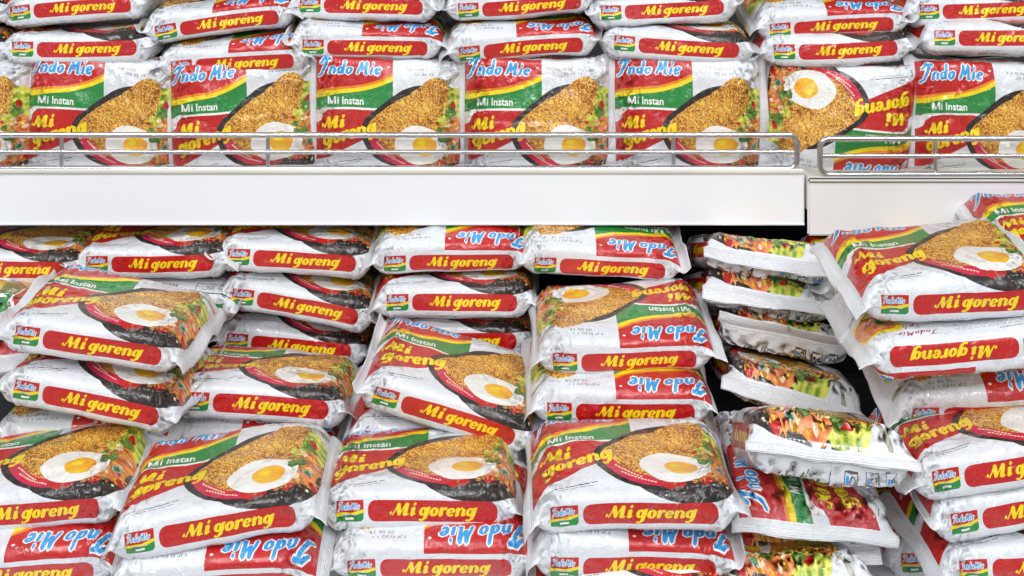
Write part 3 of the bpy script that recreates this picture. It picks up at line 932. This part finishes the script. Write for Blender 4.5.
# upper shelf, first bay
zt, zb = Z(169.5, DL), Z(225, DL)
s1 = root_at('display_shelf', (-.9, 1.25, zb), 'long white metal shelf with clean front strip under the standing packets', 'shelf')
box_obj('shelf_board', -1.9, XJ - .0015, DL + .004, 1.46, zt - .030, zt - .004, M_SHELF, parent=s1)
box_obj('price_strip', -1.9, XJ - .0012, DL, DL + .004, zb, zt, M_SHELF, .0012, parent=s1)
box_obj('strip_lip', -1.9, XJ - .0012, DL - .002, DL, zt - .0035, zt - .0005, M_CREAM, .0008, parent=s1)
box_obj('strip_lip', -1.9, XJ - .0012, DL - .0015, DL, zb, zb + .002, M_SHELF, .0006, parent=s1)
# upper shelf, second bay
D2 = 1.035
zt2, zb2 = Z(177.5, D2), Z(236, D2)
s2 = root_at('display_shelf', (1.3, 1.25, zb2), 'slightly lower white metal shelf beyond the joint, with a worn smudged front strip', 'shelf')
box_obj('shelf_board', XJ + .0005, 1.9, D2 + .004, 1.46, zt2 - .030, zt2 - .001, M_CREAM, parent=s2)
box_obj('price_strip', XJ + .0005, 1.9, D2, D2 + .004, zb2, zt2, M_SHELF_OLD, .0015, parent=s2)
box_obj('strip_lip', XJ + .0005, 1.9, D2 - .002, D2, zt2 - .004, zt2, M_CREAM, .001, parent=s2)


def rail(x_end, x_other, ys, d, label, posts, sgn):
    """three long wires closed by a rounded end loop, uprights, and feet into the shelf"""
    zs = [Z(y, d) for y in ys]
    r = root_at('wire_rail', (x_end, d, zs[2]), label, 'shelf rail')
    rad = .0075
    loop = []
    xo = x_other
    loop.append((xo, zs[0]))
    for k in range(7):
        t = PI / 2 * (1 - k / 6)
        loop.append((x_end - sgn * rad + sgn * rad * math.cos(t), zs[0] - rad + rad * math.sin(t)))
    for k in range(7):
        t = -PI / 2 * k / 6
        loop.append((x_end - sgn * rad + sgn * rad * math.cos(t), zs[2] + rad + rad * math.sin(t)))
    loop.append((xo, zs[2]))
    L0 = r.location
    wire('rail_loop', [(a - L0.x, 0, b - L0.z) for a, b in loop], .0026, M_CHROME, r)
    wire('rail_wire', [(x_end - sgn * .001 - L0.x, .002, zs[1] - L0.z), (xo - L0.x, .002, zs[1] - L0.z)], .0021, M_CHROME, r)
    for px in posts:
        x = X(px, d)
        wire('rail_upright', [(x - L0.x, .0040, zs[2] - .004 - L0.z), (x - L0.x, .0040, zs[0] + .001 - L0.z)], .0018, M_CHROME, r)
    return r


DR = 1.047
rail(X(797, DR), -1.9, (135, 152.5, 168.5), DR, 'long chrome wire rail with a rounded end at the shelf joint', (674, 466, 267, 60), 1)
rail(X(820, 1.042), 1.9, (138.5, 156.5, 174.5), 1.042, 'separate chrome wire rail starting past the shelf joint', (937,), -1)

# lower shelf and the back of the unit
zl = .956
s3 = root_at('display_shelf', (0, 1.1, zl - .04), 'deep white base shelf carrying all the lower stacks of packets', 'shelf')
box_obj('shelf_board', -1.9, 1.9, .70, 1.46, zl - .03, zl, M_SHELF, .002, parent=s3)
box_obj('price_strip', -1.9, 1.9, .694, .70, zl - .05, zl, M_SHELF, .001, parent=s3)
box_obj('shelf_riser', -1.9, 1.9, 1.06, 1.46, zl, 1.036, M_BACK, .002, parent=s3)  # same near-black, gap shade put into the riser's colour
bk = box_obj('wall_back', -1.9, 1.9, 1.46, 1.48, 0.0, 2.3, M_BACK, .001); bk['kind'] = 'structure'
fl = box_obj('floor', -3.5, 3.5, -3.0, 1.6, -.04, 0, simple('floor_tiles', (196, 192, 186), .25, var=.05), .001); fl['kind'] = 'structure'
kick = root_at('shelf_plinth', (0, 1.1, 0), 'dark closed plinth under the base shelf', 'plinth')
box_obj('plinth_panel', -1.9, 1.9, .74, 1.46, 0.0, zl - .03, M_DARK, .002, parent=kick)

# ------------------------------------------------------------------ light: the shop's ceiling tubes, and the bright shop around
w = bpy.data.worlds.new('shop'); scene.world = w; w.use_nodes = True
w.node_tree.nodes['Background'].inputs[0].default_value = (0.90, 0.95, 1.0, 1)
w.node_tree.nodes['Background'].inputs[1].default_value = 0.42


def tube(x, y, z, lx, ly, power):
    l = bpy.data.lights.new('ceiling_tube', 'AREA'); l.shape = 'RECTANGLE'; l.size = lx; l.size_y = ly
    l.energy = power; l.color = (0.97, 0.985, 1.0)
    o = bpy.data.objects.new('ceiling_tube', l); COL.objects.link(o); o.location = (x, y, z)
    tgt = Vector((0, 1.0, 1.2)); o.rotation_euler = (tgt - o.location).to_track_quat('-Z', 'Y').to_euler()


tube(-.75, -.1, 2.7, 1.2, .05, 13)
tube(.75, -.1, 2.7, 1.2, .05, 13)
tube(-.75, -1.2, 2.7, 1.2, .05, 18)
tube(.75, -1.2, 2.7, 1.2, .05, 18)
tube(0, -2.4, 2.7, 2.4, .06, 22)

scene.view_settings.view_transform = 'Standard'
scene.view_settings.look = 'None'
scene.view_settings.gamma = 1
scene.view_settings.use_curve_mapping = False
scene.view_settings.exposure = -0.27
